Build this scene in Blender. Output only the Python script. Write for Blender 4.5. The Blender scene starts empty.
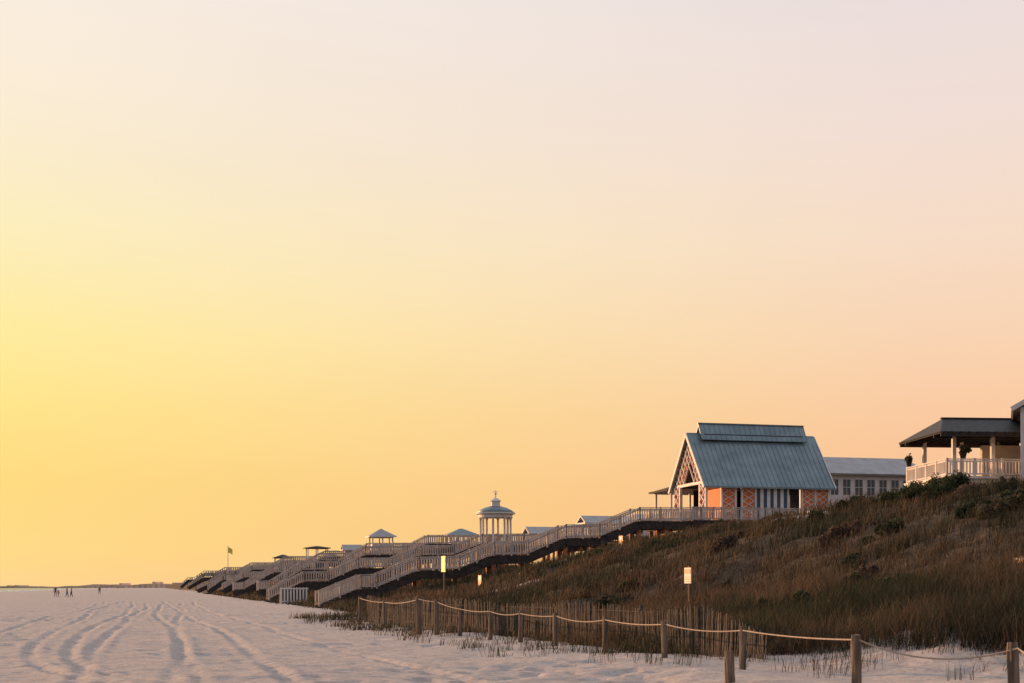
import bpy, math, random
import numpy as np
from mathutils import Vector, Matrix
random.seed(7); rng=np.random.default_rng(11)
scene=bpy.context.scene
scene.view_settings.view_transform='Standard'
scene.view_settings.look='None'
scene.view_settings.exposure=0
F=1422.0
ANG=math.atan2(.243,.97)
EX=np.array([.97,.243]); AX=np.array([-.243,.97])
ZOOM=None

# ------------------------------------------------------------ helpers
def lin(c):
    return tuple(((v/255)/12.92 if v/255<=.04045 else ((v/255+.055)/1.055)**2.4) for v in c)
def mat(name,col,rough=.8,metal=0,var=.15,scale=3.0,bump=0.0,bscale=20.0,col2=None,attr=None,stretch=None):
    m=bpy.data.materials.new(name); m.use_nodes=True
    nt=m.node_tree; b=nt.nodes['Principled BSDF']
    b.inputs['Roughness'].default_value=rough; b.inputs['Metallic'].default_value=metal
    tc=nt.nodes.new('ShaderNodeTexCoord')
    mp=nt.nodes.new('ShaderNodeMapping'); nt.links.new(tc.outputs['Object'],mp.inputs['Vector'])
    if stretch: mp.inputs['Scale'].default_value=stretch
    n=nt.nodes.new('ShaderNodeTexNoise'); n.inputs['Scale'].default_value=scale; n.inputs['Detail'].default_value=6
    nt.links.new(mp.outputs['Vector'],n.inputs['Vector'])
    r=nt.nodes.new('ShaderNodeValToRGB')
    c2=col2 or tuple(max(0,v*(1-var*1.6)) for v in col)
    c1=col if col2 else tuple(min(1,v*(1+var)) for v in col)
    r.color_ramp.elements[0].position=.35; r.color_ramp.elements[1].position=.65
    r.color_ramp.elements[0].color=(*c2,1); r.color_ramp.elements[1].color=(*c1,1)
    nt.links.new(n.outputs['Fac'],r.inputs['Fac'])
    nt.links.new(r.outputs['Color'],b.inputs['Base Color'])
    if bump>0:
        n2=nt.nodes.new('ShaderNodeTexNoise'); n2.inputs['Scale'].default_value=bscale; n2.inputs['Detail'].default_value=5
        nt.links.new(mp.outputs['Vector'],n2.inputs['Vector'])
        bp=nt.nodes.new('ShaderNodeBump'); bp.inputs['Strength'].default_value=bump; bp.inputs['Distance'].default_value=.05
        nt.links.new(n2.outputs['Fac'],bp.inputs['Height']); nt.links.new(bp.outputs['Normal'],b.inputs['Normal'])
    return m

class B:
    def __init__(s): s.v=[]; s.f=[]
    def hexa(s,pts):
        i=len(s.v); s.v+= [tuple(p) for p in pts]
        for q in ((0,3,2,1),(4,5,6,7),(0,1,5,4),(1,2,6,5),(2,3,7,6),(3,0,4,7)):
            s.f.append(tuple(i+k for k in q))
    def box(s,x0,x1,y0,y1,z0,z1):
        s.hexa([(x0,y0,z0),(x1,y0,z0),(x1,y1,z0),(x0,y1,z0),(x0,y0,z1),(x1,y0,z1),(x1,y1,z1),(x0,y1,z1)])
    def bar(s,a,b,w,h,up=(0,0,1)):
        a=Vector(a); b=Vector(b); d=(b-a).normalized(); up=Vector(up)
        sd=d.cross(up)
        if sd.length<1e-4: sd=Vector((1,0,0))
        sd.normalize(); u=sd.cross(d).normalized()
        sd*=w/2; u*=h/2
        s.hexa([a-sd-u,a+sd-u,a+sd+u,a-sd+u,b-sd-u,b+sd-u,b+sd+u,b-sd+u])
    def poly(s,pts):
        i=len(s.v); s.v+=[tuple(p) for p in pts]; s.f.append(tuple(range(i,i+len(pts))))
    def slab(s,pts,t):
        P=[Vector(p) for p in pts]; n=(P[1]-P[0]).cross(P[2]-P[0]).normalized()*t
        lo=[p-n for p in P]
        i=len(s.v); k=len(P); s.v+=[tuple(p) for p in P]+[tuple(p) for p in lo]
        s.f.append(tuple(range(i,i+k))); s.f.append(tuple(range(i+2*k-1,i+k-1,-1)))
        for j in range(k):
            s.f.append((i+j,i+k+j,i+k+(j+1)%k,i+(j+1)%k))
    def lathe(s,cx,cy,prof,n=16):
        i=len(s.v)
        for (r,z) in prof:
            for k in range(n):
                a=2*math.pi*k/n; s.v.append((cx+r*math.cos(a),cy+r*math.sin(a),z))
        for j in range(len(prof)-1):
            for k in range(n):
                s.f.append((i+j*n+k,i+j*n+(k+1)%n,i+(j+1)*n+(k+1)%n,i+(j+1)*n+k))
        s.f.append(tuple(i+k for k in range(n))[::-1]); s.f.append(tuple(i+(len(prof)-1)*n+k for k in range(n)))
    def obj(s,name,m,parent=None,smooth=False,loc=None,rot=None):
        me=bpy.data.meshes.new(name); me.from_pydata(s.v,[],s.f); me.update()
        me.materials.append(m)
        if smooth:
            me.polygons.foreach_set('use_smooth',[True]*len(me.polygons))
        o=bpy.data.objects.new(name,me); scene.collection.objects.link(o)
        if parent: o.parent=parent
        if loc is not None: o.location=loc
        if rot is not None: o.rotation_euler=(0,0,rot)
        return o
def empty(name,loc=(0,0,0),rot=0):
    o=bpy.data.objects.new(name,None); o.empty_display_size=.5
    o.location=loc; o.rotation_euler=(0,0,rot); scene.collection.objects.link(o); return o
def npmesh(name,V,faces_flat,loop_tot,m,col=None,smooth=False):
    me=bpy.data.meshes.new(name)
    me.vertices.add(len(V)); me.vertices.foreach_set('co',V.astype(np.float32).ravel())
    me.loops.add(len(faces_flat)); me.loops.foreach_set('vertex_index',faces_flat.astype(np.int32))
    st=np.concatenate([[0],np.cumsum(loop_tot)[:-1]]).astype(np.int32)
    me.polygons.add(len(loop_tot)); me.polygons.foreach_set('loop_start',st)
    me.polygons.foreach_set('loop_total',loop_tot.astype(np.int32))
    if smooth: me.polygons.foreach_set('use_smooth',np.ones(len(loop_tot),dtype=bool))
    me.update(calc_edges=True); me.validate()
    if col is not None:
        a=me.color_attributes.new('Col','FLOAT_COLOR','POINT')
        c=np.ones((len(V),4),np.float32); c[:,:3]=col; a.data.foreach_set('color',c.ravel())
    me.materials.append(m)
    o=bpy.data.objects.new(name,me); scene.collection.objects.link(o); return o

# ------------------------------------------------------------ noise/terrain
TAB=rng.random((256,256))
def vn(x,y):
    xi=np.floor(x).astype(int); yi=np.floor(y).astype(int); fx=x-xi; fy=y-yi
    fx=fx*fx*(3-2*fx); fy=fy*fy*(3-2*fy)
    g=lambda a,b: TAB[a%256,b%256]
    return (g(xi,yi)*(1-fx)+g(xi+1,yi)*fx)*(1-fy)+(g(xi,yi+1)*(1-fx)+g(xi+1,yi+1)*fx)*fy
def fbm(x,y,o=4):
    s=0;a=.5;
    for k in range(o):
        s=s+a*(vn(x+17.3*k,y+9.1*k)-.5); x=x*2.03; y=y*2.03; a*=.5
    return s*2
def toe(y): return 10.8-.25*y
def sm(t): t=np.clip(t,0,1); return t*t*(3-2*t)
def grass0(y): return np.interp(y,[0,20,23,26,30,34,60,90,160,400],[14,9,6,4.4,2.2,1.0,.2,1.0,1.0,1.0])
TR=[(-10.4,.0,5),(-8.75,0,5),(-9.7,-.5,13),(-13.0,2.6,5.0),(-14.7,2.9,6.0),(-7.1,1.6,18),(-11.9,-.3,30),(-16.2,1.5,12)]
def ground(x,y,fine=True):
    x=np.asarray(x,float); y=np.asarray(y,float)
    w=x-toe(y)
    H=np.interp(y,[0,50,65,85,94,103,112,130,160,300,600,2000],[5.5,5.5,5.35,5.0,4.5,3.7,3.0,2.7,3.1,4.2,5.5,6])
    H=H+np.interp(w,[30,40,60],[0,1.0,1.5])*(y>85)*(y<200)
    W=np.interp(y,[0,100,200],[26,24,15])
    s=sm((w-.2)/W)
    h=H*s
    m=sm(w/6.0)
    h=h+m*(fbm(x/7,y/7)*.9*(1-.5*s)+fbm(x/2.1+5,y/2.1)*.35)
    h=h+ (1-m)*(fbm(x/5+9,y/5)*.10)
    h=h+.18*np.exp(-((w+.6)/1.6)**2)*(vn(x/1.7,y/1.7))*(y>22)
    h=h-np.clip(-(w+62),0,60)*.045
    if fine:
        bm=sm((-w+.5)/3)*(y<160)*(y>0)
        h=h+bm*(fbm(x/.9,y/.9,3)*.05+fbm(x/.30+3,y/.30,3)*.028)
        # trampled footprints
        ft=vn(x/.38+50,y/.38+20); zone=sm((fbm(x/6+70,y/9)+.1)/.3)
        h=h-bm*zone*.06*sm((ft-.62)/.2)
        for i,(wc0,amp,dec) in enumerate(TR):
            wc=wc0+amp*np.exp(-(y-23.7)/dec)+.35*np.sin(y/19+(i//2)*2.7)+.12*np.sin(y/7.3+i)
            d=w-wc; dep=.036*np.clip(.3+1.4*vn(y/4.0+i*7,y*0+i*3.3),0,1.4)*(y>15)
            dep=dep*bm*(1+.35*np.sin(y*9+i))
            h=h-dep*np.exp(-(d/.14)**2)+.5*dep*np.exp(-((np.abs(d)-.28)/.11)**2)
    return h
def gz(x,y): return float(ground(np.array([x]),np.array([y]))[0])
def pos(u,d): return ((u-512)/F*d,d)
def crest(u):
    d=np.linspace(32,85,200); x=(u-512)/F*d; z=ground(x,d,False); k=np.argmax((z-1.6)/d); return float(d[k])

wc=np.concatenate([[-4000,-2000,-900,-400,-250,-180,-140],np.arange(-110,-30,4.),np.arange(-30,-20,.6),np.arange(-20,4,.1),np.arange(4,34,.4),np.arange(34,70,2.5),[80,100,140,200,400,900,2500,6000]])
ys=[-400,-150,-60,-20,0,8,14,18]; y=20.0
while y<14000:
    ys.append(y); y+=min(700,.11*(y/24)**1.5)
ys=np.array(ys)
Wg,Yg=np.meshgrid(wc,ys); Xg=toe(Yg)+Wg
Zg=ground(Xg,Yg)
nr,nc=Xg.shape
V=np.stack([Xg,Yg,Zg],-1).reshape(-1,3)
idx=np.arange(nr*nc).reshape(nr,nc)
q=np.stack([idx[:-1,:-1],idx[:-1,1:],idx[1:,1:],idx[1:,:-1]],-1).reshape(-1,4)
gm=sm((Wg-grass0(Yg)+fbm(Xg/2,Yg/2)*2.2)/1.6)
def patchf(x,y,w): 
    p=sm((fbm(x/5+40,y/5+3)-.36)/.1)*sm((w-5)/4)*(y<140)
    ax,ay=pos(806,66)
    p=np.maximum(p,1.0*sm((1.25-np.hypot((x-ax)/1.9,(y-ay)/4.5)+fbm(x/1.5,y/1.5)*1.6)/.4))
    return p
patch=patchf(Xg,Yg,Wg)
gm=gm*(1-.75*patch)
shade=.5+.5*fbm(Xg/3+2,Yg/3)
col=np.stack([gm,shade,patch],-1).reshape(-1,3)

mg=bpy.data.materials.new('sand_and_dune'); mg.use_nodes=True
nt=mg.node_tree; N=nt.nodes; L=nt.links; bs=N['Principled BSDF']; bs.inputs['Roughness'].default_value=.95
bs.inputs['Specular IOR Level'].default_value=.15
at=N.new('ShaderNodeAttribute'); at.attribute_name='Col'
sp=N.new('ShaderNodeSeparateColor'); L.new(at.outputs['Color'],sp.inputs['Color'])
tc=N.new('ShaderNodeTexCoord')
def noise(sc,det=6,rough=.6):
    n=N.new('ShaderNodeTexNoise'); n.inputs['Scale'].default_value=sc; n.inputs['Detail'].default_value=det; n.inputs['Roughness'].default_value=rough
    L.new(tc.outputs['Object'],n.inputs['Vector']); return n
def ramp(src,p0,c0,p1,c1):
    r=N.new('ShaderNodeValToRGB'); r.color_ramp.elements[0].position=p0; r.color_ramp.elements[1].position=p1
    r.color_ramp.elements[0].color=(*c0,1); r.color_ramp.elements[1].color=(*c1,1); L.new(src,r.inputs['Fac']); return r
n2=noise(9,8,.7); n3=noise(2.2,8)
sandr=ramp(n3.outputs['Fac'],.3,(.46,.405,.37),.7,(.62,.555,.51))
litr=ramp(n3.outputs['Fac'],.35,(.035,.03,.02),.68,(.12,.088,.058))
spk=ramp(n2.outputs['Fac'],.36,(.45,.42,.42),.50,(1,1,1))
mul=N.new('ShaderNodeMix'); mul.data_type='RGBA'; mul.blend_type='MULTIPLY'; mul.inputs[0].default_value=.55
L.new(sandr.outputs['Color'],mul.inputs[6]); L.new(spk.outputs['Color'],mul.inputs[7])
mx=N.new('ShaderNodeMix'); mx.data_type='RGBA'
ad=N.new('ShaderNodeMath'); ad.operation='ADD'; ad.use_clamp=True
ml=N.new('ShaderNodeMath'); ml.operation='MULTIPLY_ADD'; ml.inputs[1].default_value=.8; ml.inputs[2].default_value=-.4
L.new(n2.outputs['Fac'],ml.inputs[0]); 
gt=N.new('ShaderNodeMath'); gt.operation='MULTIPLY'; L.new(ml.outputs[0],gt.inputs[0]); 
bell=N.new('ShaderNodeMath'); bell.operation='GREATER_THAN'; bell.inputs[1].default_value=.02; L.new(sp.outputs['Red'],bell.inputs[0]); L.new(bell.outputs[0],gt.inputs[1])
L.new(sp.outputs['Red'],ad.inputs[0]); L.new(gt.outputs[0],ad.inputs[1])
L.new(ad.outputs[0],mx.inputs[0]); L.new(mul.outputs[2],mx.inputs[6]); L.new(litr.outputs['Color'],mx.inputs[7])
L.new(mx.outputs[2],bs.inputs['Base Color'])
bp=N.new('ShaderNodeBump'); bp.inputs['Strength'].default_value=.8; bp.inputs['Distance'].default_value=.08
nb=noise(4,9,.7); L.new(nb.outputs['Fac'],bp.inputs['Height']); L.new(bp.outputs['Normal'],bs.inputs['Normal'])
npmesh('beach_and_dune_ground',V,q.ravel(),np.full(len(q),4),mg,col,True)

# sea
ms=bpy.data.materials.new('sea_water'); ms.use_nodes=True
n_=ms.node_tree; b_=n_.nodes['Principled BSDF']; b_.inputs['Base Color'].default_value=(.12,.16,.17,1); b_.inputs['Roughness'].default_value=.25
t_=n_.nodes.new('ShaderNodeTexCoord'); w_=n_.nodes.new('ShaderNodeTexNoise'); w_.inputs['Scale'].default_value=.35; w_.inputs['Detail'].default_value=6
n_.links.new(t_.outputs['Object'],w_.inputs['Vector']); u_=n_.nodes.new('ShaderNodeBump'); u_.inputs['Strength'].default_value=.6; u_.inputs['Distance'].default_value=.6
n_.links.new(w_.outputs['Fac'],u_.inputs['Height']); n_.links.new(u_.outputs['Normal'],b_.inputs['Normal'])
b=B(); b.poly([(-14000,-3000,-.45),(3000,-3000,-.45),(3000,16000,-.45),(-14000,16000,-.45)]); b.obj('sea_water',ms)
mf=mat('surf_foam',(.8,.78,.76),.6,scale=.5)
b=B()
for k,(wo,h) in enumerate([(-76,.35),(-84,.55),(-97,.5)]):
    yy=60
    while yy<2500:
        l=random.uniform(15,60); 
        if random.random()<.75:
            p=[]
            nseg=8
            for i in range(nseg+1):
                y2=yy+l*i/nseg; hh=h*math.sin(math.pi*i/nseg)*random.uniform(.6,1)
                wx=toe(y2)+wo+math.sin(y2/30)*2
                p.append((wx,y2,hh))
            for i in range(nseg):
                a,c=p[i],p[i+1]
                b.poly([(a[0]+1.2,a[1],-.45),(c[0]+1.2,c[1],-.45),(c[0],c[1],-.44+c[2]),(a[0],a[1],-.44+a[2])])
                b.poly([(a[0]-1.2,a[1],-.45),(a[0],a[1],-.44+a[2]),(c[0],c[1],-.44+c[2]),(c[0]-1.2,c[1],-.45)])
        yy+=l+random.uniform(5,30)
b.obj('surf_wave',mf)

# distant headland
mh=mat('hazed_distant_trees',(.85,.62,.45),.95,scale=.02)  # pale peach haze painted into the tree colour
b=B()
yy=2600; xs=np.linspace(-1050,-250,160)
hh=[max(.8,6+8*float(fbm(np.array([x/50]),np.array([3.]))[0])+ (4 if random.random()<.1 else 0)) * min(1,(x+1050)/350+.1) for x in xs]
for i in range(len(xs)-1):
    b.box(xs[i],xs[i+1]+.0,yy+(i%2)*3,yy+60,-.4,hh[i]*.75)
b.obj('distant_treeline',mh)

# shrub positions (kept clear of grass)
BUSH=[]
for (u,off,w,h) in [(934,0,2.6,1.0),(915,-1,2.6,.95),(950,-1,2.0,.95),(898,-2,2.4,.8),(927,-3.5,3.0,1.0),(903,-4.5,2.6,.9),(945,-4,2.2,.85),(884,-4,2.0,.7),(866,-2,2.0,.6),(846,-2,1.8,.5),(815,-2,1.5,.5),(780,-3,1.6,.45),(990,-2,1.4,.5)]:
    d=crest(u)+off; X,Y=pos(u,d); BUSH.append((X,Y,w,h,(.026,.034,.014)))
for i in range(75):
    d=random.uniform(36,95); u=random.uniform(580,1040); X,Y=pos(u,d); w=X-toe(Y)
    if 6<w<27:
        BUSH.append((X,Y,random.uniform(.9,2.6),random.uniform(.35,.65),random.choice([(.04,.044,.022),(.03,.038,.017),(.055,.05,.03),(.08,.058,.042)])))
for i in range(16):
    d=random.uniform(34,60); X=toe(d)+random.uniform(1.5,6); BUSH.append((X,d,random.uniform(.8,1.6),random.uniform(.4,.65),(.03,.038,.017)))

# ------------------------------------------------------------ grass
ncl=17500
yc=22*np.exp(rng.random(ncl*3)*math.log(330/22))
wcl=rng.random(ncl*3)**.9*40-3
g0=grass0(yc); xc=toe(yc)+wcl
uu=512+F*xc/yc
keep=(uu>150)&(uu<1330)&(wcl>g0-.6+rng.random(len(yc))*1.6)
pt=patchf(xc,yc,wcl)
keep&=(rng.random(len(yc))>pt*.9)
xc=xc[keep][:ncl];yc=yc[keep][:ncl]
n3_=4500; y3=rng.uniform(24,52,n3_); w3=grass0(y3)+rng.random(n3_)**1.3*9-.3; x3=toe(y3)+w3
k3=(512+F*x3/y3<1250); xc=np.concatenate([xc,x3[k3]]); yc=np.concatenate([yc,y3[k3]])
ok=np.ones(len(xc),bool)
for (X,Y,w,h,c_) in BUSH: ok&=(np.hypot(xc-X,yc-Y)>w*.42)
xc=xc[ok]; yc=yc[ok]
nt2=520; y2=rng.uniform(23,75,nt2); w2=grass0(y2)-rng.random(nt2)**2*4.2
xc=np.concatenate([xc,toe(y2)+w2]); yc=np.concatenate([yc,y2]); nc_=len(xc)
small=np.concatenate([np.ones(nc_-nt2),np.full(nt2,.6)])
nb_=17
cx=np.repeat(xc,nb_); cy=np.repeat(yc,nb_); n=len(cx)
rad=.17+.0048*cy
th=rng.random(n)*6.283; rr=np.sqrt(rng.random(n))*rad
x=cx+rr*np.cos(th); y=cy+rr*np.sin(th); z=ground(x,y,False)-.03
ch=np.repeat(small*rng.uniform(.5,1.15,nc_)*(.65+.6*vn(xc/3,yc/3)),nb_)
h=ch*rng.uniform(.3,.8,n)
la=rng.random(n)*6.283; lean=rng.uniform(.1,.7,n)*h
dx=np.cos(la)*lean+.10*h; dy=np.sin(la)*lean
wd=np.maximum(.009,.00036*cy)*rng.uniform(.7,1.4,n)
fa=rng.random(n)*6.283*.5-.78; px=np.cos(fa)*wd/2; py=np.sin(fa)*wd/2
P=np.zeros((n,5,3))
P[:,0]=np.stack([x-px,y-py,z],-1); P[:,1]=np.stack([x+px,y+py,z],-1)
P[:,2]=np.stack([x+px*.8+dx*.35,y+py*.8+dy*.35,z+h*.6],-1); P[:,3]=np.stack([x-px*.8+dx*.35,y-py*.8+dy*.35,z+h*.6],-1)
P[:,4]=np.stack([x+dx,y+dy,z+h],-1)
base=(np.arange(n)*5)[:,None]
ff=np.concatenate([base+np.array([[0,1,2,3]]),base+np.array([[3,2,4]])],1).ravel()
lt=np.tile([4,3],n)
kind=fbm(cx/4+60,cy/4)*1.5+rng.normal(0,.2,n)+.06
c1=np.array([.175,.115,.072]); c2=np.array([.042,.046,.025]); c3=np.array([.095,.068,.042])
k=sm((kind+.2)/.6)[:,None]; c=c2*(1-k)+np.where(rng.random((n,1))<.5,c1,c3)*k
c=c*rng.uniform(.55,1.25,(n,1))*(.75+.5*vn(cx/1.6+9,cy/1.6))[:,None]
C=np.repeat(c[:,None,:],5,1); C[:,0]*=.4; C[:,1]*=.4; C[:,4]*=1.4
mgr=bpy.data.materials.new('beach_grass'); mgr.use_nodes=True
gn=mgr.node_tree; gb=gn.nodes['Principled BSDF']; gb.inputs['Roughness'].default_value=.7; gb.inputs['Specular IOR Level'].default_value=.2
ga=gn.nodes.new('ShaderNodeAttribute'); ga.attribute_name='Col'; gn.links.new(ga.outputs['Color'],gb.inputs['Base Color'])
tr=gn.nodes.new('ShaderNodeBsdfTranslucent'); gn.links.new(ga.outputs['Color'],tr.inputs['Color'])
mxs=gn.nodes.new('ShaderNodeMixShader'); mxs.inputs[0].default_value=.3
gn.links.new(gb.outputs[0],mxs.inputs[1]); gn.links.new(tr.outputs[0],mxs.inputs[2]); gn.links.new(mxs.outputs[0],gn.nodes['Material Output'].inputs['Surface'])
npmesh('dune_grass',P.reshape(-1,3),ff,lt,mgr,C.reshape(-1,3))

# ------------------------------------------------------------ shrubs
def shrub(name,cx,cy,w,d,h,nl,leaf,colr=(.045,.055,.022),z0=None):
    lumps=[]
    nlump=max(5,int(w*5))
    for i in range(nlump):
        a=random.uniform(0,6.28); r=math.sqrt(random.random())
        lx=cx+math.cos(a)*r*w*.38; ly=cy+math.sin(a)*r*d*.38
        lr=random.uniform(.14,.24)*max(h,.45*w); lumps.append((lx,ly,gz(lx,ly) if z0 is None else z0,lr,h*random.uniform(.6,1.05)*(1-.4*r*r)))
    L_=np.array(lumps); k=rng.integers(0,len(L_),nl); S=L_[k]
    v=rng.normal(size=(nl,3)); v/=np.linalg.norm(v,axis=1)[:,None]; v[:,2]=np.abs(v[:,2])
    rr=rng.uniform(.55,1.1,nl)
    c=np.stack([S[:,0]+v[:,0]*S[:,3]*1.4*rr,S[:,1]+v[:,1]*S[:,3]*1.4*rr,S[:,2]+v[:,2]*S[:,4]*rr],-1)
    a=rng.normal(size=(nl,3)); a/=np.linalg.norm(a,axis=1)[:,None]
    b2=np.cross(a,rng.normal(size=(nl,3))); b2/=np.linalg.norm(b2,axis=1)[:,None]
    sz=leaf*rng.uniform(.6,1.4,(nl,1))
    P=np.stack([c-a*sz,c+b2*sz*.5,c+a*sz,c-b2*sz*.5],1)
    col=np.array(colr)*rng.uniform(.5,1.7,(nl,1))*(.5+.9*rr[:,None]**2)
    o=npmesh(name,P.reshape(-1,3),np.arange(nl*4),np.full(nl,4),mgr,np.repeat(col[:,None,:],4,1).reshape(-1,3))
    return o
for (X,Y,w,h,c_) in BUSH:
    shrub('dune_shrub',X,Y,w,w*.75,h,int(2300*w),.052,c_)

# ------------------------------------------------------------ materials
M_white=mat('white_paint',(.74,.69,.64),.6,scale=2,var=.06)
M_rail=mat('weathered_white_rail',(.54,.46,.40),.7,scale=2,var=.12)
M_dark=mat('dark_timber',(.045,.034,.029),.85,scale=4,var=.3)
M_deck=mat('deck_boards',(.20,.15,.12),.85,scale=4,var=.25)
M_pile=mat('sunlit_timber_pile',(.38,.14,.055),.8,scale=5,var=.25)  # brown timber with the orange sunlight mixed into its colour
M_post=mat('fence_post_wood',(.17,.125,.09),.9,scale=12,var=.35,bump=.8,bscale=30,stretch=(1,1,.12))
M_slat=mat('fence_slat_wood',(.065,.052,.045),.9,scale=9,var=.4)
M_rope=mat('rope_fibre',(.42,.33,.25),.9,scale=30,var=.2)
M_metal=mat('metal_roof',(.21,.285,.31),.42,.3,scale=.8,var=.12)
M_seam=mat('metal_roof_seam',(.19,.26,.28),.45,.3,scale=.8,var=.1)
M_sunlit=mat('sunlit_orange',(.78,.22,.06),.7,scale=2,var=.12)  # orange of low sun on the inner walls, put into the base colour
M_blue=mat('navy_stripe',(.035,.085,.15),.6,scale=2,var=.1)
M_lattice=mat('coral_lattice',(.58,.20,.12),.7,scale=2,var=.1)
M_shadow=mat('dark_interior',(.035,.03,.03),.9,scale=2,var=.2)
M_glass=mat('window_glass',(.05,.07,.08),.1,scale=2,var=.1)
M_cream=mat('cream_stucco',(.62,.55,.44),.85,scale=1.5,var=.07)
M_shingle=mat('dark_shingle',(.045,.05,.052),.75,scale=6,var=.3)
M_lroof=mat('pale_metal_roof',(.38,.38,.38),.5,.1,scale=1,var=.1)
M_yellow=mat('yellow_sign_face',(.80,.62,.08),.5,var=.05)
M_signw=mat('sign_face_white',(.75,.66,.55),.5,var=.06)
M_orange=mat('sign_orange',(.78,.27,.06),.5,var=.05)

# ------------------------------------------------------------ railing helper
def rail(b,p,q,h=1.0,sp=.2,pw=.075,post=1.8):
    p=Vector(p); q=Vector(q); L_=(q-p).length; Z=Vector((0,0,1))
    n=max(1,round(L_/post))
    for i in range(n+1):
        c=p+(q-p)*i/n; b.box(c.x-.06,c.x+.06,c.y-.06,c.y+.06,c.z-.1,c.z+h+.06)
    b.bar(p+Z*h,q+Z*h,.12,.06); b.bar(p+Z*(h-.12),q+Z*(h-.12),.05,.09); b.bar(p+Z*.12,q+Z*.12,.05,.09)
    k=int(L_/sp)
    for i in range(1,k):
        c=p+(q-p)*i/k
        b.box(c.x-pw/2,c.x+pw/2,c.y-.02,c.y+.02,c.z+.1,c.z+h-.1)

def boardwalk(yt,prof,width=2.2,sp=.2,pile_every=2.7,sh=.62):
    O=(toe(yt),yt); e=empty('boardwalk_stairs',(O[0],O[1],0),ANG)
    dk=B();st=B();rl=B();pl=B(); hw=width/2
    for (s0,z0),(s1,z1) in zip(prof[:-1],prof[1:]):
        if abs(z0-z1)<.15:
            n=max(1,int(abs(s0-s1)/.16))
            a,b_=s1,s0
            k=(b_-a)/n
            for i in range(n): dk.box(a+i*k+.008,a+(i+1)*k-.008,-hw,hw,z1-.05,z1)
        else:
            n=max(1,round(abs(z0-z1)/.17)); 
            for i in range(n):
                sa=s0+(s1-s0)*i/n; sb=s0+(s1-s0)*(i+1)/n; zz=z0+(z1-z0)*(i+.5)/n
                dk.box(sb,sa,-hw,hw,zz-.05,zz)
                st.box(sa-.03,sa-.005,-hw+.05,hw-.05,zz-.05-.12,zz-.052)
        for sd in (-1,1):
            st.bar((s0,sd*(hw-.03),z0-.06-sh/2),(s1,sd*(hw-.03),z1-.06-sh/2),.08,sh)  # dark stringers drawn extra tall to stand in for shade beneath the deck
            rl_y=sd*(hw+.07)
            rail(rl,(s0,rl_y,z0),(s1,rl_y,z1),1.0,sp,sp*.42)
        n=max(1,round(abs(s0-s1)/pile_every))
        for i in range(n):
            s=s0+(s1-s0)*i/n; zz=z0+(z1-z0)*i/n
            for sd in (-1,1):
                a=sd*(hw-.22); X=O[0]+s*EX[0]+a*AX[0]; Y=O[1]+s*EX[1]+a*AX[1]; g=gz(X,Y)-.4
                if zz-.5>g: pl.box(s-.16,s+.16,a-.16,a+.16,g,zz-.30)
            st.bar((s+.25,-hw+.1,zz-.85),(s+.25,hw-.1,zz-.85),.1,.28)
            g=gz(O[0]+s*EX[0],O[1]+s*EX[1])
            if zz-g>2.0:
                pl.bar((s,-hw+.25,zz-.9),(s,hw-.25,g+.4),.05,.14); 
    dk.obj('deck',M_deck,e); st.obj('stringers_and_under_shade',M_dark,e); rl.obj('railings',M_rail,e); pl.obj('piles',M_pile,e)
    return e
boardwalk(106.0,[(33,6.9),(26.2,6.8),(22.9,5.45),(20.2,5.4),(17.2,4.1),(14.5,4.05),(11.8,2.95),(8.7,2.85),(5.5,1.55),(4.3,1.5),(1.2,.25)])
boardwalk(144,[(46,6.5),(27,6.2),(22.5,6.1),(19.5,4.95),(16,4.9),(13,3.6),(9.5,3.55),(6.5,2.2),(4,2.15),(.5,.35)],sp=.24,sh=.8)
boardwalk(166,[(30,6.9),(21,6.8),(18.5,5.5),(13.5,5.4),(10.5,3.7),(6,3.55),(2.5,1.4),(1,1.3)],sp=.26,sh=.9)
boardwalk(200,[(42,7.0),(19,6.9),(16.5,5.5),(12,5.4),(9,3.7),(5.5,3.6),(1.5,1.3),(0,1.2)],sp=.3,sh=.9)
boardwalk(244,[(34,7.0),(18,6.9),(14.5,5.2),(10.5,5.1),(7.5,3.3),(4,3.2),(0.5,1.2)],sp=.34,sh=1)
boardwalk(298,[(34,7.2),(16,7.1),(13,5.3),(9,5.2),(6,3.2),(3,3.1),(0,1.0)],width=2.6,sp=.4,sh=1)
boardwalk(375,[(34,7.2),(14,7.1),(10,5.0),(7,4.9),(3,2.4),(0,1.0)],width=3,sp=.5,sh=1.1)
boardwalk(480,[(30,7.4),(12,7.3),(8,5.0),(5,4.9),(0,1.8)],width=3.4,sp=.7,sh=1.2)
boardwalk(630,[(30,8),(10,7.8),(6,5.0),(3,4.9),(0,2.0)],width=4,sp=1,sh=1.3)

# ------------------------------------------------------------ main pavilion
pv=empty('beach_pavilion',(15.7,115,6.9),ANG)
Lp,Wp,EH,PH=10.8,7.1,3.35,7.55
b=B()
n=int(16/.16)
for i in range(n): b.box(-2.2+i*.16+.008,-2.2+(i+1)*.16-.008,-2.5,8.6,-.05,0)
b.obj('deck',M_deck,pv)
b=B(); b.box(-2.1,13.7,-2.45,-2.3,-.5,-.06); b.box(-2.1,-1.95,-2.28,8.5,-.5,-.06)
for a in (0,3,6,8.4): b.box(-1.9,13.7,a,a+.12,-.45,-.06)
b.obj('deck_beams',M_dark,pv)
b=B()
for s in np.arange(-1.8,13.5,2.5):
    for a in (-2.1,1.5,5,8.2): b.box(s-.14,s+.14,a-.14,a+.14,-5.5,-.46)
b.obj('piles',M_pile,pv)
ov=.45; mid=Wp/2; sl=(PH-EH)/(mid)
b=B()
zE=EH-ov*sl
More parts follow.
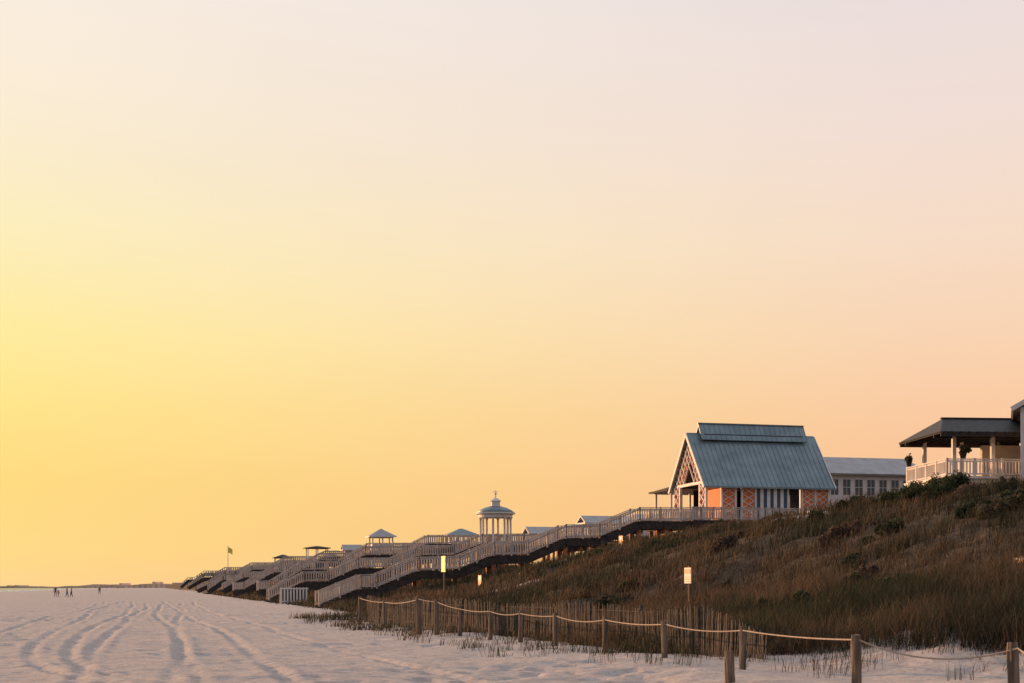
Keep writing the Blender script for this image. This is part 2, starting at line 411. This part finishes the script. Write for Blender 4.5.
b.slab([(-.35,-ov,zE),(Lp+.35,-ov,zE),(Lp+.35,mid,PH),(-.35,mid,PH)],.12)
b.slab([(Lp+.35,Wp+ov,zE),(-.35,Wp+ov,zE),(-.35,mid,PH),(Lp+.35,mid,PH)],.12)
m0,m1=1.0,Lp-.9
me_,mw=PH-.62,.85
b.slab([(m0-.3,mid-mw,me_),(m1+.3,mid-mw,me_),(m1+.3,mid,PH+.8),(m0-.3,mid,PH+.8)],.08)
b.slab([(m1+.3,mid+mw,me_),(m0-.3,mid+mw,me_),(m0-.3,mid,PH+.8),(m1+.3,mid,PH+.8)],.08)
b.obj('metal_roof',M_metal,pv)
b=B()
nrm=Vector((0,-sl,1)).normalized()
for i in range(28):
    s=-.35+(Lp+.7)*i/27
    o_=nrm*.02
    b.bar(Vector((s,-ov,zE))+o_,Vector((s,mid-.7,PH-.7*sl))+o_,.03,.04)
for i in range(22):
    s=m0-.3+(m1-m0+.6)*i/21
    b.bar((s,mid-mw,me_+.02),(s,mid,PH+.82),.03,.04)
b.bar((m0-.35,mid,PH+.82),(m1+.35,mid,PH+.82),.2,.08)
b.bar((-.4,-ov-.03,zE-.04),(Lp+.4,-ov-.03,zE-.04),.1,.14)
b.obj('roof_seams',M_seam,pv)
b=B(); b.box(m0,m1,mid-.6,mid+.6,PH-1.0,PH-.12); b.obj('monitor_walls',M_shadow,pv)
b=B()
for s in (0,Lp):
    for a in (0.0,1.3,Wp-1.3,Wp):
        b.box(s-.1,s+.1,a-.1,a+.1,0,EH-.24)
    q_=-.4 if s==0 else .4
    b.bar((s+q_,-.5,EH-.62),(s+q_,mid,PH-.16),.08,.26); b.bar((s+q_,Wp+.5,EH-.62),(s+q_,mid,PH-.16),.08,.26)
    b.bar((s,.12,EH-.12),(s,Wp-.12,EH-.12),.14,.24)
for s in (1.35,2.55,3.1,4.3,7.15,8.4,9.6):
    b.box(s-.08,s+.08,-.08,.08,0,EH-.5); b.box(s-.08,s+.08,Wp-.08,Wp+.08,0,EH-.5)
for a in (0.04,Wp-.04): b.bar((.12,a,EH-.37),(Lp-.12,a,EH-.37),.15,.26)
b.obj('white_frame',M_white,pv)
b=B()
for s in (-.1,Lp+.1):
    for k in range(-9,18):
        for sg in (1,-1):
            pts=[]
            for t in np.linspace(0,PH-EH,60):
                a=k*.78+sg*t*.8
                top=EH+ (mid-abs(a-mid))*sl-.2
                if 0<a<Wp and EH+t<top and not(abs(a-mid)<1.0 and t<1.4): pts.append((s+(.004 if sg>0 else 0),a,EH+t))
            if len(pts)>3: b.bar(pts[0],pts[-1],.13,.05)
    for (a0,a1) in ((.1,1.2),(Wp-1.2,Wp-.1)):
        nz=4; hz=(EH-.3)/nz
        for i in range(nz):
            b.bar((s,a0,i*hz+.1),(s,a1,(i+1)*hz+.1),.12,.05); b.bar((s+.003,a1,i*hz+.1),(s+.003,a0,(i+1)*hz+.1),.12,.05)
b.obj('gable_fretwork',M_white,pv)
b=B()
for s in (.02,Lp-.02):
    b.poly([(s,.5,EH+.02),(s,2.3,EH+.02),(s,2.9,EH+1.6),(s,mid,EH+2.3),(s,mid,PH-.4)]); b.poly([(s,Wp-.5,EH+.02),(s,mid,PH-.4),(s,mid,EH+2.3),(s,Wp-2.9,EH+1.6),(s,Wp-2.3,EH+.02)])
    b.poly([(s,.1,.02),(s,1.2,.02),(s,1.2,EH-.22),(s,.1,EH-.22)]); b.poly([(s,Wp-1.2,.02),(s,Wp-.1,.02),(s,Wp-.1,EH-.22),(s,Wp-1.2,EH-.22)])
b.obj('coral_backing',M_lattice,pv)
b=B()
b.box(1.45,2.47,.06,.12,.05,EH-.3); b.box(3.2,4.2,.06,.12,.05,EH-.3); b.box(8.5,Lp-.12,.06,.12,1.0,EH-.5)
b.box(1.5,1.56,.2,5.4,.05,EH-.3); b.box(7.3,7.36,.2,Wp-.2,.05,EH-.3)
b.obj('sunlit_orange_panels',M_sunlit,pv)  # panels coloured as if sunlit through the open gable
b=B()
for (s0,s1) in ((1.45,2.47),(3.2,4.2),(8.5,Lp-.12)):
    nz=5 if s1-s0<1.5 else 4
    z0=.05 if s1-s0<1.5 else 1.0; hz=(EH-.55-z0)/nz
    ns=max(1,round((s1-s0)/.75)); 
    for j in range(ns):
        a0=s0+(s1-s0)*j/ns; a1=s0+(s1-s0)*(j+1)/ns
        for i in range(nz):
            b.bar((a0,.03,z0+i*hz),(a1,.03,z0+(i+1)*hz),.03,.06,up=(0,0,1)); b.bar((a1,.0,z0+i*hz),(a0,.0,z0+(i+1)*hz),.03,.06,up=(0,0,1))
b.obj('side_lattice',M_white,pv)
b=B(); b3=B(); ns=9; k=2.66/ns
for i in range(ns): (b3 if i%2 else b).box(4.4+i*k,4.4+(i+1)*k,-.06,.0,.05,EH-.5)
b.obj('blue_stripes',M_blue,pv); b3.obj('white_stripes',M_white,pv)
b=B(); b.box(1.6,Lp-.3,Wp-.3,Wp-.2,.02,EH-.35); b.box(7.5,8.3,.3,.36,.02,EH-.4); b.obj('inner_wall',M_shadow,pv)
b=B(); rail(b,(-2.1,-2.4,0),(13.7,-2.4,0),1.0,.2,.085); rail(b,(-2.1,.2,0),(-2.1,8.5,0),1.0,.2,.085)
b.obj('deck_railing',M_rail,pv)

# ------------------------------------------------------------ simple roofed shelter
def shelter(name,x,y,z,Ls,Ws,eh,rise,kind='hip',roofm=M_shingle,walls=None,rot=ANG,colr=.09,over=.5,ncol=3,finial=False):
    e=empty(name,(x,y,z),rot); h2,w2=Ls/2,Ws/2
    b=B()
    for i in range(ncol):
        s=-h2+Ls*i/(ncol-1)
        for a in (-w2,w2): b.box(s-colr,s+colr,a-colr,a+colr,0,eh)
    for a in (-w2,w2): b.bar((-h2-.1,a,eh+.1),(h2+.1,a,eh+.1),.16,.2)
    for s in (-h2,h2): b.bar((s,-w2+.08,eh+.1),(s,w2-.08,eh+.1),.16,.197)
    b.obj('columns_and_beams',M_white,e)
    b=B(); ho,wo=h2+over,w2+over; z0=eh+.2; zt=z0+rise
    if kind=='hip':
        r=max(0,ho-wo)
        if r==0: r=.05
        b.slab([(-ho,-wo,z0),(ho,-wo,z0),(r,0,zt),(-r,0,zt)],.12); b.slab([(ho,wo,z0),(-ho,wo,z0),(-r,0,zt),(r,0,zt)],.12)
        b.slab([(ho,-wo,z0),(ho,wo,z0),(r,0,zt)],.12); b.slab([(-ho,wo,z0),(-ho,-wo,z0),(-r,0,zt)],.12)
    else:
        b.slab([(-ho,-wo,z0),(ho,-wo,z0),(ho,0,zt),(-ho,0,zt)],.12); b.slab([(ho,wo,z0),(-ho,wo,z0),(-ho,0,zt),(ho,0,zt)],.12)
    b.obj('roof',roofm,e)
    b=B(); b.bar((-ho,-wo-.02,z0-.06),(ho,-wo-.02,z0-.06),.05,.18); b.bar((-ho-.02,-wo,z0-.06),(-ho-.02,wo,z0-.06),.05,.18)
    if finial: b.lathe(0,0,[(.12,zt-.1),(.06,zt+.2),(.14,zt+.35),(.02,zt+.8)],8)
    if walls: b.obj('fascia',M_white,e)
    else: b.obj('fascia',M_dark,e)
    if walls:
        b=B(); 
        if kind=='gable':
            for s in (-h2,h2): b.poly([(s,-w2,eh+.2),(s,w2,eh+.2),(s,0,eh+.2+rise*.9)])
        b.box(-h2+.1,h2-.1,-w2+.1,w2-.1,0,.95 if walls=='half' else eh); b.obj('walls',M_white,e)
    b=B(); b.box(-ho,ho,-wo,wo,-.3,-.01); b.obj('floor',M_deck,e)
    b=B()
    for s in (-h2,h2):
        for a in (-w2,w2): b.box(s-.12,s+.12,a-.12,a+.12,-5,-.31)
    b.obj('piles',M_pile,e)
    return e
x,y=pos(676,131); shelter('porch_shelter',x+1.2,y,8.0,5,4,2.2,.8,'hip',M_shingle,None,ncol=3)
x,y=pos(381,200); shelter('beach_hut',x,y,6.7,2.8,3.0,1.8,1.1,'hip',M_lroof,'half',ncol=3)
x,y=pos(461,190); shelter('picnic_shelter',x,y,6.8,3.4,3,1.5,.9,'hip',M_seam,'half',ncol=3)
x,y=pos(317,262); shelter('picnic_shelter',x,y,6.7,3.6,3,1.9,.35,'hip',M_shingle,None,ncol=3)
x,y=pos(352,245); shelter('beach_hut',x,y,6.9,2.6,2.4,.9,.9,'gable',M_lroof,'half',ncol=3)
x,y=pos(543,170); shelter('beach_hut',x,y,6.6,3.4,2.6,1.1,.9,'gable',M_lroof,'half',ncol=3)
x,y=pos(577,160); shelter('beach_hut',x,y,6.6,3.0,2.6,1.2,.7,'hip',M_seam,'half',ncol=3)
x,y=pos(604,150); shelter('beach_hut',x,y,7.0,4.2,2.6,1.1,.8,'gable',M_lroof,'half',ncol=3)
x,y=pos(418,225); shelter('beach_hut',x,y,6.8,4.2,2.6,.9,.7,'gable',M_lroof,'half',ncol=3)
x,y=pos(283,330); shelter('picnic_shelter',x,y,6.6,3.6,3,1.6,.7,'hip',M_shingle,None,ncol=3)
x,y=pos(640,150); shelter('beach_hut',x,y,6.9,3.6,2.6,1.3,.9,'hip',M_lroof,'half',ncol=3)

# ------------------------------------------------------------ rotunda
gzx,gzy=pos(495.5,150); gzz=6.1
e=empty('rotunda_gazebo',(gzx,gzy,gzz),ANG)
b=B()
for k in range(8):
    a=math.pi/8+k*math.pi/4; cx_,cy_=1.6*math.cos(a),1.6*math.sin(a)
    b.lathe(cx_,cy_,[(.2,0),(.2,.15),(.14,.2),(.115,2.6),(.18,2.7),(.18,2.8)],10)
b.obj('columns',M_white,e,True)
b=B(); b.lathe(0,0,[(1.4,2.8),(1.8,2.8),(1.8,3.1),(2.08,3.18),(2.08,3.34),(1.75,3.36)],32); b.obj('entablature',M_white,e)
b=B(); b.lathe(0,0,[(2.0,3.345),(1.7,3.6),(1.2,3.85),(.62,4.0),(.6,4.02)],32); b.obj('dome_roof',M_seam,e,True)
b=B(); b.lathe(0,0,[(.55,4.0),(.5,4.05),(.48,4.5),(.62,4.55),(.5,4.68),(.2,4.85),(.07,4.92),(.05,5.2),(.14,5.28),(.13,5.38),(.03,5.45),(.02,5.75)],14)
b.box(-.3,.3,-.02,.02,5.5,5.56); b.obj('lantern_and_finial',M_white,e)
b=B(); b.lathe(0,0,[(2.1,-.35),(2.1,-.02)],32); b.lathe(0,0,[(.5,-4.5),(.5,-.36)],8); b.obj('floor',M_deck,e)
b=B()
for k in range(8):
    a=math.pi/8+k*math.pi/4; a2=a+math.pi/4
    if k in (3,7): continue
    rail(b,(1.6*math.cos(a),1.6*math.sin(a),0),(1.6*math.cos(a2),1.6*math.sin(a2),0),.95,.2,.07,3)
b.obj('railing',M_rail,e)

# ------------------------------------------------------------ house behind pavilion
hx,hy=pos(822,138)
e=empty('white_beach_house',(hx-1,hy,5.6),ANG)
b=B(); b.box(0,12.2,0,7,-3,7.1); b.obj('walls',M_white,e)
b=B(); b.slab([(-.6,-.7,7.05),(12.9,-.7,7.05),(12.0,3.5,9.0),(0,3.5,9.0)],.18); b.slab([(12.9,7.7,7.05),(-.6,7.7,7.05),(0,3.5,9.0),(12.0,3.5,9.0)],.18)
b.slab([(12.9,-.7,7.05),(12.9,7.7,7.05),(12.0,3.5,9.0)],.18); b.slab([(-.6,7.7,7.05),(-.6,-.7,7.05),(0,3.5,9.0)],.18); b.obj('roof',M_lroof,e)
b=B(); fr=B()
for i in range(9):
    s=.7+i*1.3; b.box(s,s+.8,-.03,.02,5.0,6.5)
    fr.box(s-.08,s-.003,-.06,.01,4.95,6.55); fr.box(s+.803,s+.88,-.06,.01,4.95,6.55); fr.box(s+.38,s+.42,-.05,-.031,5,6.5); fr.box(s,s+.8,-.05,-.031,5.72,5.77)
b.obj('windows',M_glass,e); fr.obj('window_frames',M_white,e)

# ------------------------------------------------------------ terrace with dark-roofed pergola (right)
e=empty('terrace_pavilion',(25.75,84.5,8.05),ANG*.35)
b=B(); b.box(0,12,0,6.5,-4.5,-.02); b.obj('terrace_base',M_cream,e)
b=B(); b.box(-.1,12,-.1,6.6,-.0,.16); b.obj('terrace_edge',M_white,e)
b=B(); rail(b,(.1,0,.16),(12,0,.16),1.0,.2,.08); rail(b,(.1,.0,.16),(.1,6.5,.16),1.0,.2,.08); b.obj('terrace_railing',M_white,e)
b=B()
for s in (.8,3.2,5.6,8.0):
    for a in (.7,5.4): b.box(s-.11,s+.11,a-.11,a+.11,.16,2.75)
b.obj('columns',M_white,e)
b=B(); x0,x1,y0,y1,z0,zt=-.5,7.0,-.5,6.4,2.75,3.9
cy_=(y0+y1)/2; r0=x0+1.5; r1=x1-1.4
b.slab([(x0,y0,z0),(x1,y0,z0),(r1,cy_,zt),(r0,cy_,zt)],.1); b.slab([(x1,y1,z0),(x0,y1,z0),(r0,cy_,zt),(r1,cy_,zt)],.1)
b.slab([(x0,y1,z0),(x0,y0,z0),(r0,cy_,zt)],.1); b.slab([(x1,y0,z0),(x1,y1,z0),(r1,cy_,zt)],.1); b.obj('hip_roof',M_shingle,e)
b=B()
for a in (y0+.1,y1-.1,.7,5.4): b.bar((x0+.05,a,z0-.16),(x1,a,z0-.16),.12,.24)
for s in np.arange(x0+.1,x1,.55): b.bar((s,y0-.1,z0-.05),(s,y1+.1,z0-.05),.07,.12)
b.bar((r0-.1,cy_,zt+.03),(r1,cy_,zt+.03),.25,.1)
b.obj('rafters',M_dark,e)
b=B(); b.box(4.4,8.8,5.0,5.3,.16,2.5); b.obj('back_wall',M_cream,e)

e=empty('white_gable_house',(29.6,82.5,5.0),math.radians(-19))
b=B(); b.box(.45,12,0,8,-1.5,6.9); b.obj('walls',M_white,e)
b=B(); b.bar((.0,-.5,-1.5),(.0,-.5,6.95),.2,.2); b.obj('corner_column',M_white,e)
b=B(); b.slab([(-.6,-.8,6.95),(4.6,-.8,9.9),(4.6,8.6,9.9),(-.6,8.6,6.95)],.2); b.slab([(9.8,-.8,6.95),(9.8,8.6,6.95),(4.6,8.6,9.9),(4.6,-.8,9.9)],.2); b.obj('roof',M_shingle,e)
b=B(); b.bar((-.6,-.84,6.85),(4.6,-.84,9.8),.06,.26); b.obj('barge_board',M_white,e)
b=B(); b.poly([(.45,-.01,6.9),(9,-.01,6.9),(4.6,-.01,9.7)]); b.obj('gable_wall',M_white,e)
b=B(); b.box(1.2,2.4,-.04,.02,4.0,6.3); b.obj('window',M_glass,e)

# potted plants
def potted(u,d,zc,s):
    x,y=pos(u,d); e=empty('potted_plant',(x,y,zc),0)
    b=B(); b.lathe(0,0,[(.12*s,0),(.2*s,.3*s),(.22*s,.32*s),(.22*s,.36*s)],12); b.obj('pot',M_dark,e,True)
    o=shrub('foliage',0,0,.8*s,.8*s,.55*s,500,.06*s,(.035,.045,.02),z0=0); o.parent=e; o.location=(0,0,.32*s)
potted(909,90.3,9.26,1); potted(963,84.95,9.26,1.2)

# ------------------------------------------------------------ rope fence
posts=[(1060,18.6,.8,.075),(1015.5,20.3,.80,.085),(857,21.9,.86,.08),(742,26.6,.86,.065),(665,29.4,.90,.065),(605,33.4,.90,.065),(556,36.4,.93,.065),(520,38.8,.95,.07),(490,41,.97,.065),(460,43.4,1.0,.065),(437,45,1.2,.09),(419,46,1.28,.12),(385,53,1.1,.08),(360,60,1.2,.09)]
e=empty('rope_fence')
def wpost(b,x,y,z0,z1,r):
    n=9
    tx,ty=random.uniform(-.05,.05),random.uniform(-.05,.05); i=len(b.v)
    levels=[0,.3,.6,.9,1.0]
    for j,t in enumerate(levels):
        for k in range(n):
            a=6.283*k/n; rr=r*(1+random.uniform(-.07,.07))*(.86 if j==len(levels)-1 else 1)
            b.v.append((x+tx*t+rr*math.cos(a),y+ty*t+rr*math.sin(a),z0+(z1-z0)*t+(random.uniform(-.01,.02) if t>.8 else 0)))
    for j in range(len(levels)-1):
        for k in range(n): b.f.append((i+j*n+k,i+j*n+(k+1)%n,i+(j+1)*n+(k+1)%n,i+(j+1)*n+k))
    b.f.append(tuple(i+(len(levels)-1)*n+k for k in range(n)))
b=B(); tops=[]
for (u,d,h,r) in posts:
    x,y=pos(u,d); wpost(b,x,y,-.4,h,r); tops.append(Vector((x,y-r,h-.07)))
b.obj('posts',M_post,e)
cu=bpy.data.curves.new('rope','CURVE'); cu.dimensions='3D'; cu.bevel_depth=.014; cu.bevel_resolution=1
spn=cu.splines.new('POLY'); pts=[]
sag=[.1,.22,.04,.07,.05,.09,.04,.07,.04,.03,.02,.08,.05]
for i in range(len(tops)-1):
    for k in range(12):
        t=k/12; p=tops[i].lerp(tops[i+1],t); p.z-=4*sag[i]*t*(1-t); pts.append(p)
pts.append(tops[-1]); spn.points.add(len(pts)-1)
for p,v in zip(spn.points,pts): p.co=(*v,1)
ro=bpy.data.objects.new('rope',cu); cu.materials.append(M_rope); scene.collection.objects.link(ro); ro.parent=e
b=B(); x,y=pos(731,23.2); wpost(b,x,y,-.3,.56,.085); b.obj('wooden_stump_post',M_post)

# slatted sand fence
e=empty('sand_fence')
path=[pos(u,d) for (u,d) in [(765,28.6),(700,31.5),(640,34.5),(590,37.8),(545,41),(500,44),(462,47),(430,50),(395,56),(368,62)]]
b=B(); bw=B(); P_=[Vector((p[0],p[1],0)) for p in path]
for i in range(len(P_)-1):
    a,c=P_[i],P_[i+1]; L_=(c-a).length; n=int(L_/.07); d=(c-a).normalized()
    for k in range(n):
        p=a+(c-a)*k/n; z=gz(p.x,p.y); h=1.10+random.uniform(-.08,.06)+.08*math.sin((i*n+k)*.05)
        if i==0: h*=.55+.45*k/n
        if random.random()<.04: continue
        l=random.uniform(-.04,.04)+.05*math.sin((i*n+k)*.07)
        b.bar((p.x,p.y,z-.1),(p.x+l,p.y+random.uniform(-.02,.02),max(z,0)*.3+h),.038,.012,up=(d.y,-d.x,0))
    if i>0:
        for hz in (.3,.65,1.0): bw.bar((a.x,a.y-.012,hz),(c.x,c.y-.012,hz),.012,.012)
        wpost(bw,a.x,a.y+.05,-.3,1.16,.04)
b.obj('slats',M_slat,e); bw.obj('wires_and_stakes',M_slat,e)

# ------------------------------------------------------------ signs (boards turned towards the shore / low sun)
def sign(name,u,d,zc,w,h,face,band,rot=-1.15):
    x,y=pos(u,d); g=gz(x,y); e=empty(name,(x,y,0),rot); w=w*1.7
    b=B(); b.box(-.045,.045,.02,.09,g-.3,zc+h/2+.05); b.obj('post',M_post,e)
    b=B(); b.box(-w/2,w/2,-.02,.018,zc-h/2,zc+h/2); b.obj('board',face,e)
    b=B(); b.box(-w/2+.02,w/2-.02,-.026,-.021,zc+h*.12,zc+h*.4)
    for k in range(3): b.box(-w/2+.04,w/2-.04,-.026,-.021,zc-h*.4+k*h*.13,zc-h*.36+k*h*.13)
    b.obj('lettering',band,e)
sign('dune_warning_sign',688,47,1.6+11.5/F*47,.24,.52,M_signw,M_orange)
sign('dune_warning_sign',1020,36,1.6+17/F*36,.26,.62,M_signw,M_orange)
sign('yellow_beach_sign',443.5,98,1.6+23/F*98,.44,1.1,M_yellow,M_yellow)
sign('orange_lit_mark',521,90,1.6+8/F*90,.3,.75,M_orange,M_signw)  # added orange boards, colour standing in for orange-lit spots on the stair piles
sign('orange_lit_mark',480,88,1.6+6/F*88,.3,.7,M_orange,M_signw)
sign('orange_lit_mark',621,92,1.6+45/F*92,.3,.8,M_orange,M_signw)

# trash enclosure
x,y=pos(294,128); e=empty('slatted_bin_enclosure',(x,y,0),ANG)
b=B()
for i in range(9): b.box(-1.2+i*.28,-1.2+i*.28+.15,-.04,0,.1,1.55)
b.box(-1.28,1.3,-.08,-.045,1.4,1.5); b.box(-1.28,1.3,-.08,-.045,.25,.35); b.obj('front_slats',M_white,e)
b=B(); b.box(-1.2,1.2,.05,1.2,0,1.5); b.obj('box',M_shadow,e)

# flag
x,y=pos(228,250); g=gz(x,y); e=empty('warning_flag',(x,y,0),0)
b=B(); b.lathe(0,0,[(.07,g-.3),(.06,4),(.045,8.6)],8); b.lathe(0,0,[(.09,8.6),(.09,8.75)],8); b.obj('pole',M_rail,e)
b=B(); nx=8
for i in range(nx):
    a,c=i/nx,(i+1)/nx; f=lambda t:(.06+t*.75,.12*math.sin(t*6),-.35*t*t)
    A_,C_=f(a),f(c); b.poly([(A_[0],A_[1],7.6+A_[2]),(C_[0],C_[1],7.6+C_[2]),(C_[0],C_[1],8.55+C_[2]),(A_[0],A_[1],8.55+A_[2])])
b.obj('flag_cloth',M_yellow,e)

# ------------------------------------------------------------ people
def person(u,d,h,top,legs,face=0):
    m=bpy.data.materials.new('person_clothes_and_skin'); m.use_nodes=True; nt=m.node_tree; bb=nt.nodes['Principled BSDF']
    t=nt.nodes.new('ShaderNodeTexCoord'); s=nt.nodes.new('ShaderNodeSeparateXYZ'); nt.links.new(t.outputs['Object'],s.inputs[0])
    r=nt.nodes.new('ShaderNodeValToRGB'); r.color_ramp.interpolation='CONSTANT'
    dv=nt.nodes.new('ShaderNodeMath'); dv.operation='DIVIDE'; dv.inputs[1].default_value=h; nt.links.new(s.outputs['Z'],dv.inputs[0]); nt.links.new(dv.outputs[0],r.inputs['Fac'])
    skin=(.38,.22,.15)
    st=[(0,skin),(.06,legs),(.5,top),(.83,skin),(.94,(.05,.03,.02))]
    r.color_ramp.elements[0].color=(*st[0][1],1); r.color_ramp.elements[1].position=st[1][0]; r.color_ramp.elements[1].color=(*st[1][1],1)
    for p_,c_ in st[2:]:
        q_=r.color_ramp.elements.new(p_); q_.color=(*c_,1)
    nt.links.new(r.outputs['Color'],bb.inputs['Base Color']); bb.inputs['Roughness'].default_value=.8
    J=[((0,0,.53),.085),((0,0,.65),.08),((0,0,.77),.095),((0,0,.84),.038),((0,.01,.89),.058),((0,.01,.95),.06)]
    E_=[(0,1),(1,2),(2,3),(3,4),(4,5)]
    def ch(root,pts):
        last=root
        for p_ in pts: J.append(p_); E_.append((last,len(J)-1)); last=len(J)-1
    for sg in (-1,1):
        st_=.10*sg
        ch(0,[((.055*sg,0,.49),.06),((.07*sg,.02+st_*.5,.27),.042),((.085*sg,st_,.04),.03),((.085*sg,st_+.09,.018),.02)])
        ch(2,[((.12*sg,0,.79),.04),((.155*sg,-.01-st_*.3,.62),.03),((.16*sg,.04-st_*.6,.47),.02),((.16*sg,.05-st_*.7,.42),.018)])
    me=bpy.data.meshes.new('person'); me.from_pydata([tuple(np.array(p_)*h) for p_,_ in J],E_,[])
    o=bpy.data.objects.new('person',me); scene.collection.objects.link(o); me.materials.append(m)
    sk=o.modifiers.new('skin','SKIN'); sk.use_smooth_shade=True
    for i,(p_,rr) in enumerate(J):
        me.skin_vertices[0].data[i].radius=(rr*h,rr*h*.8); me.skin_vertices[0].data[i].use_root=(i==0)
    sb=o.modifiers.new('sub','SUBSURF'); sb.levels=1; sb.render_levels=1
    x,y=pos(u,d); o.location=(x,y,gz(x,y)); o.rotation_euler=(0,0,face)
    return o
person(55.5,228,1.72,(.05,.06,.1),(.06,.05,.05),.4)
person(58.5,231,1.25,(.5,.2,.15),(.1,.1,.15),1.2)
person(67,224,1.65,(.08,.05,.05),(.05,.06,.1),-1.1)
person(71.5,225,1.7,(.30,.22,.2),(.05,.05,.06),2.0)
person(99.5,300,1.7,(.1,.08,.08),(.05,.05,.06),0)

# ------------------------------------------------------------ sky / sun
SUN_AZ=math.radians(-50); SUN_EL=math.radians(7.5)
w=bpy.data.worlds.new('World'); scene.world=w; w.use_nodes=True
nt=w.node_tree; N=nt.nodes; L=nt.links; N.clear()
out=N.new('ShaderNodeOutputWorld'); bg=N.new('ShaderNodeBackground')
tc=N.new('ShaderNodeTexCoord'); sp=N.new('ShaderNodeSeparateXYZ'); L.new(tc.outputs['Generated'],sp.inputs[0])
def math_(op,a,b=None,cl=False):
    m=N.new('ShaderNodeMath'); m.operation=op; m.use_clamp=cl
    for i,v in enumerate((a,b)):
        if v is None: continue
        if isinstance(v,(int,float)): m.inputs[i].default_value=v
        else: L.new(v,m.inputs[i])
    return m.outputs[0]
def mapr(v,a,b_,c=0,d=1,sm_='SMOOTHSTEP'):
    m=N.new('ShaderNodeMapRange'); m.interpolation_type=sm_; L.new(v,m.inputs[0])
    m.inputs[1].default_value=a; m.inputs[2].default_value=b_; m.inputs[3].default_value=c; m.inputs[4].default_value=d; return m.outputs[0]
zf=mapr(sp.outputs['Z'],0,.5,0,1,'LINEAR')
def rampw(stops):
    r=N.new('ShaderNodeValToRGB'); L.new(zf,r.inputs['Fac']); e=r.color_ramp.elements
    e[0].position=stops[0][0]*2; e[0].color=(*lin(stops[0][1]),1); e[1].position=min(1,stops[-1][0]*2); e[1].color=(*lin(stops[-1][1]),1)
    for p_,c_ in stops[1:-1]:
        q_=e.new(p_*2); q_.color=(*lin(c_),1)
    return r.outputs['Color']
left=rampw([(0,(252,214,144)),(.025,(253,218,134)),(.07,(252,217,122)),(.12,(254,227,130)),(.17,(255,236,152)),(.23,(255,240,184)),(.30,(254,239,210)),(.38,(250,238,224)),(.5,(236,230,228))])
right=rampw([(0,(250,184,130)),(.04,(250,188,138)),(.08,(251,195,149)),(.12,(251,202,161)),(.17,(251,213,180)),(.23,(249,221,198)),(.30,(244,223,213)),(.38,(236,223,222)),(.5,(218,213,218))])
back=rampw([(0,(158,148,154)),(.1,(184,164,164)),(.25,(178,170,175)),(.5,(157,162,178))])
az=math_('ARCTAN2',sp.outputs['X'],sp.outputs['Y'])
f1=mapr(az,-.40,.28,0,1,'LINEAR')
def mixc(f,a,b_,bt='MIX'):
    m=N.new('ShaderNodeMix'); m.data_type='RGBA'; m.blend_type=bt
    if isinstance(f,(int,float)): m.inputs[0].default_value=f
    else: L.new(f,m.inputs[0])
    L.new(a,m.inputs[6]); L.new(b_,m.inputs[7]); return m.outputs[2]
c=mixc(f1,left,right)
absd=math_('ABSOLUTE',math_('ADD',az,.15))
c=mixc(mapr(absd,.8,2.0),c,back)
zen=rampw([(0,(194,194,205)),(.5,(194,194,205))])
c=mixc(mapr(sp.outputs['Z'],.45,.95),c,zen)
ns=N.new('ShaderNodeTexNoise'); mp=N.new('ShaderNodeMapping'); mp.inputs['Scale'].default_value=(1.2,1.2,5); L.new(tc.outputs['Generated'],mp.inputs[0]); L.new(mp.outputs[0],ns.inputs['Vector'])
ns.inputs['Scale'].default_value=1.5; ns.inputs['Detail'].default_value=4
k=mapr(ns.outputs['Fac'],.3,.7,.98,1.015,'LINEAR')
vm=N.new('ShaderNodeVectorMath'); vm.operation='SCALE'; L.new(c,vm.inputs[0]); L.new(k,vm.inputs['Scale'])
sky=N.new('ShaderNodeTexSky'); sky.sky_type='NISHITA'; sky.sun_disc=False; sky.sun_elevation=SUN_EL; sky.sun_rotation=SUN_AZ
bg.inputs['Strength'].default_value=.97; L.new(vm.outputs[0],bg.inputs['Color'])
bg2=N.new('ShaderNodeBackground'); bg2.inputs['Strength'].default_value=.006; L.new(sky.outputs[0],bg2.inputs['Color'])
ads=N.new('ShaderNodeAddShader'); L.new(bg.outputs[0],ads.inputs[0]); L.new(bg2.outputs[0],ads.inputs[1]); L.new(ads.outputs[0],out.inputs['Surface'])

sl_=bpy.data.lights.new('sun','SUN'); sl_.energy=5.0; sl_.angle=math.radians(.6); sl_.color=(1,.52,.25)
so=bpy.data.objects.new('sun',sl_); scene.collection.objects.link(so)
d=Vector((math.sin(SUN_AZ)*math.cos(SUN_EL),math.cos(SUN_AZ)*math.cos(SUN_EL),math.sin(SUN_EL)))
so.rotation_euler=d.to_track_quat('Z','Y').to_euler(); so.location=d*200

cam=bpy.data.cameras.new('camera'); cam.lens=50; cam.sensor_width=36; cam.clip_end=30000; cam.shift_y=245.5/1024
co=bpy.data.objects.new('camera',cam); scene.collection.objects.link(co); co.location=(0,0,1.6); co.rotation_euler=(math.pi/2,0,0)
scene.camera=co
if ZOOM:
    u,v,k=ZOOM; cam.lens=50*k; cam.shift_x=(u-512)/1024*k; cam.shift_y=(587-v)/1024*k
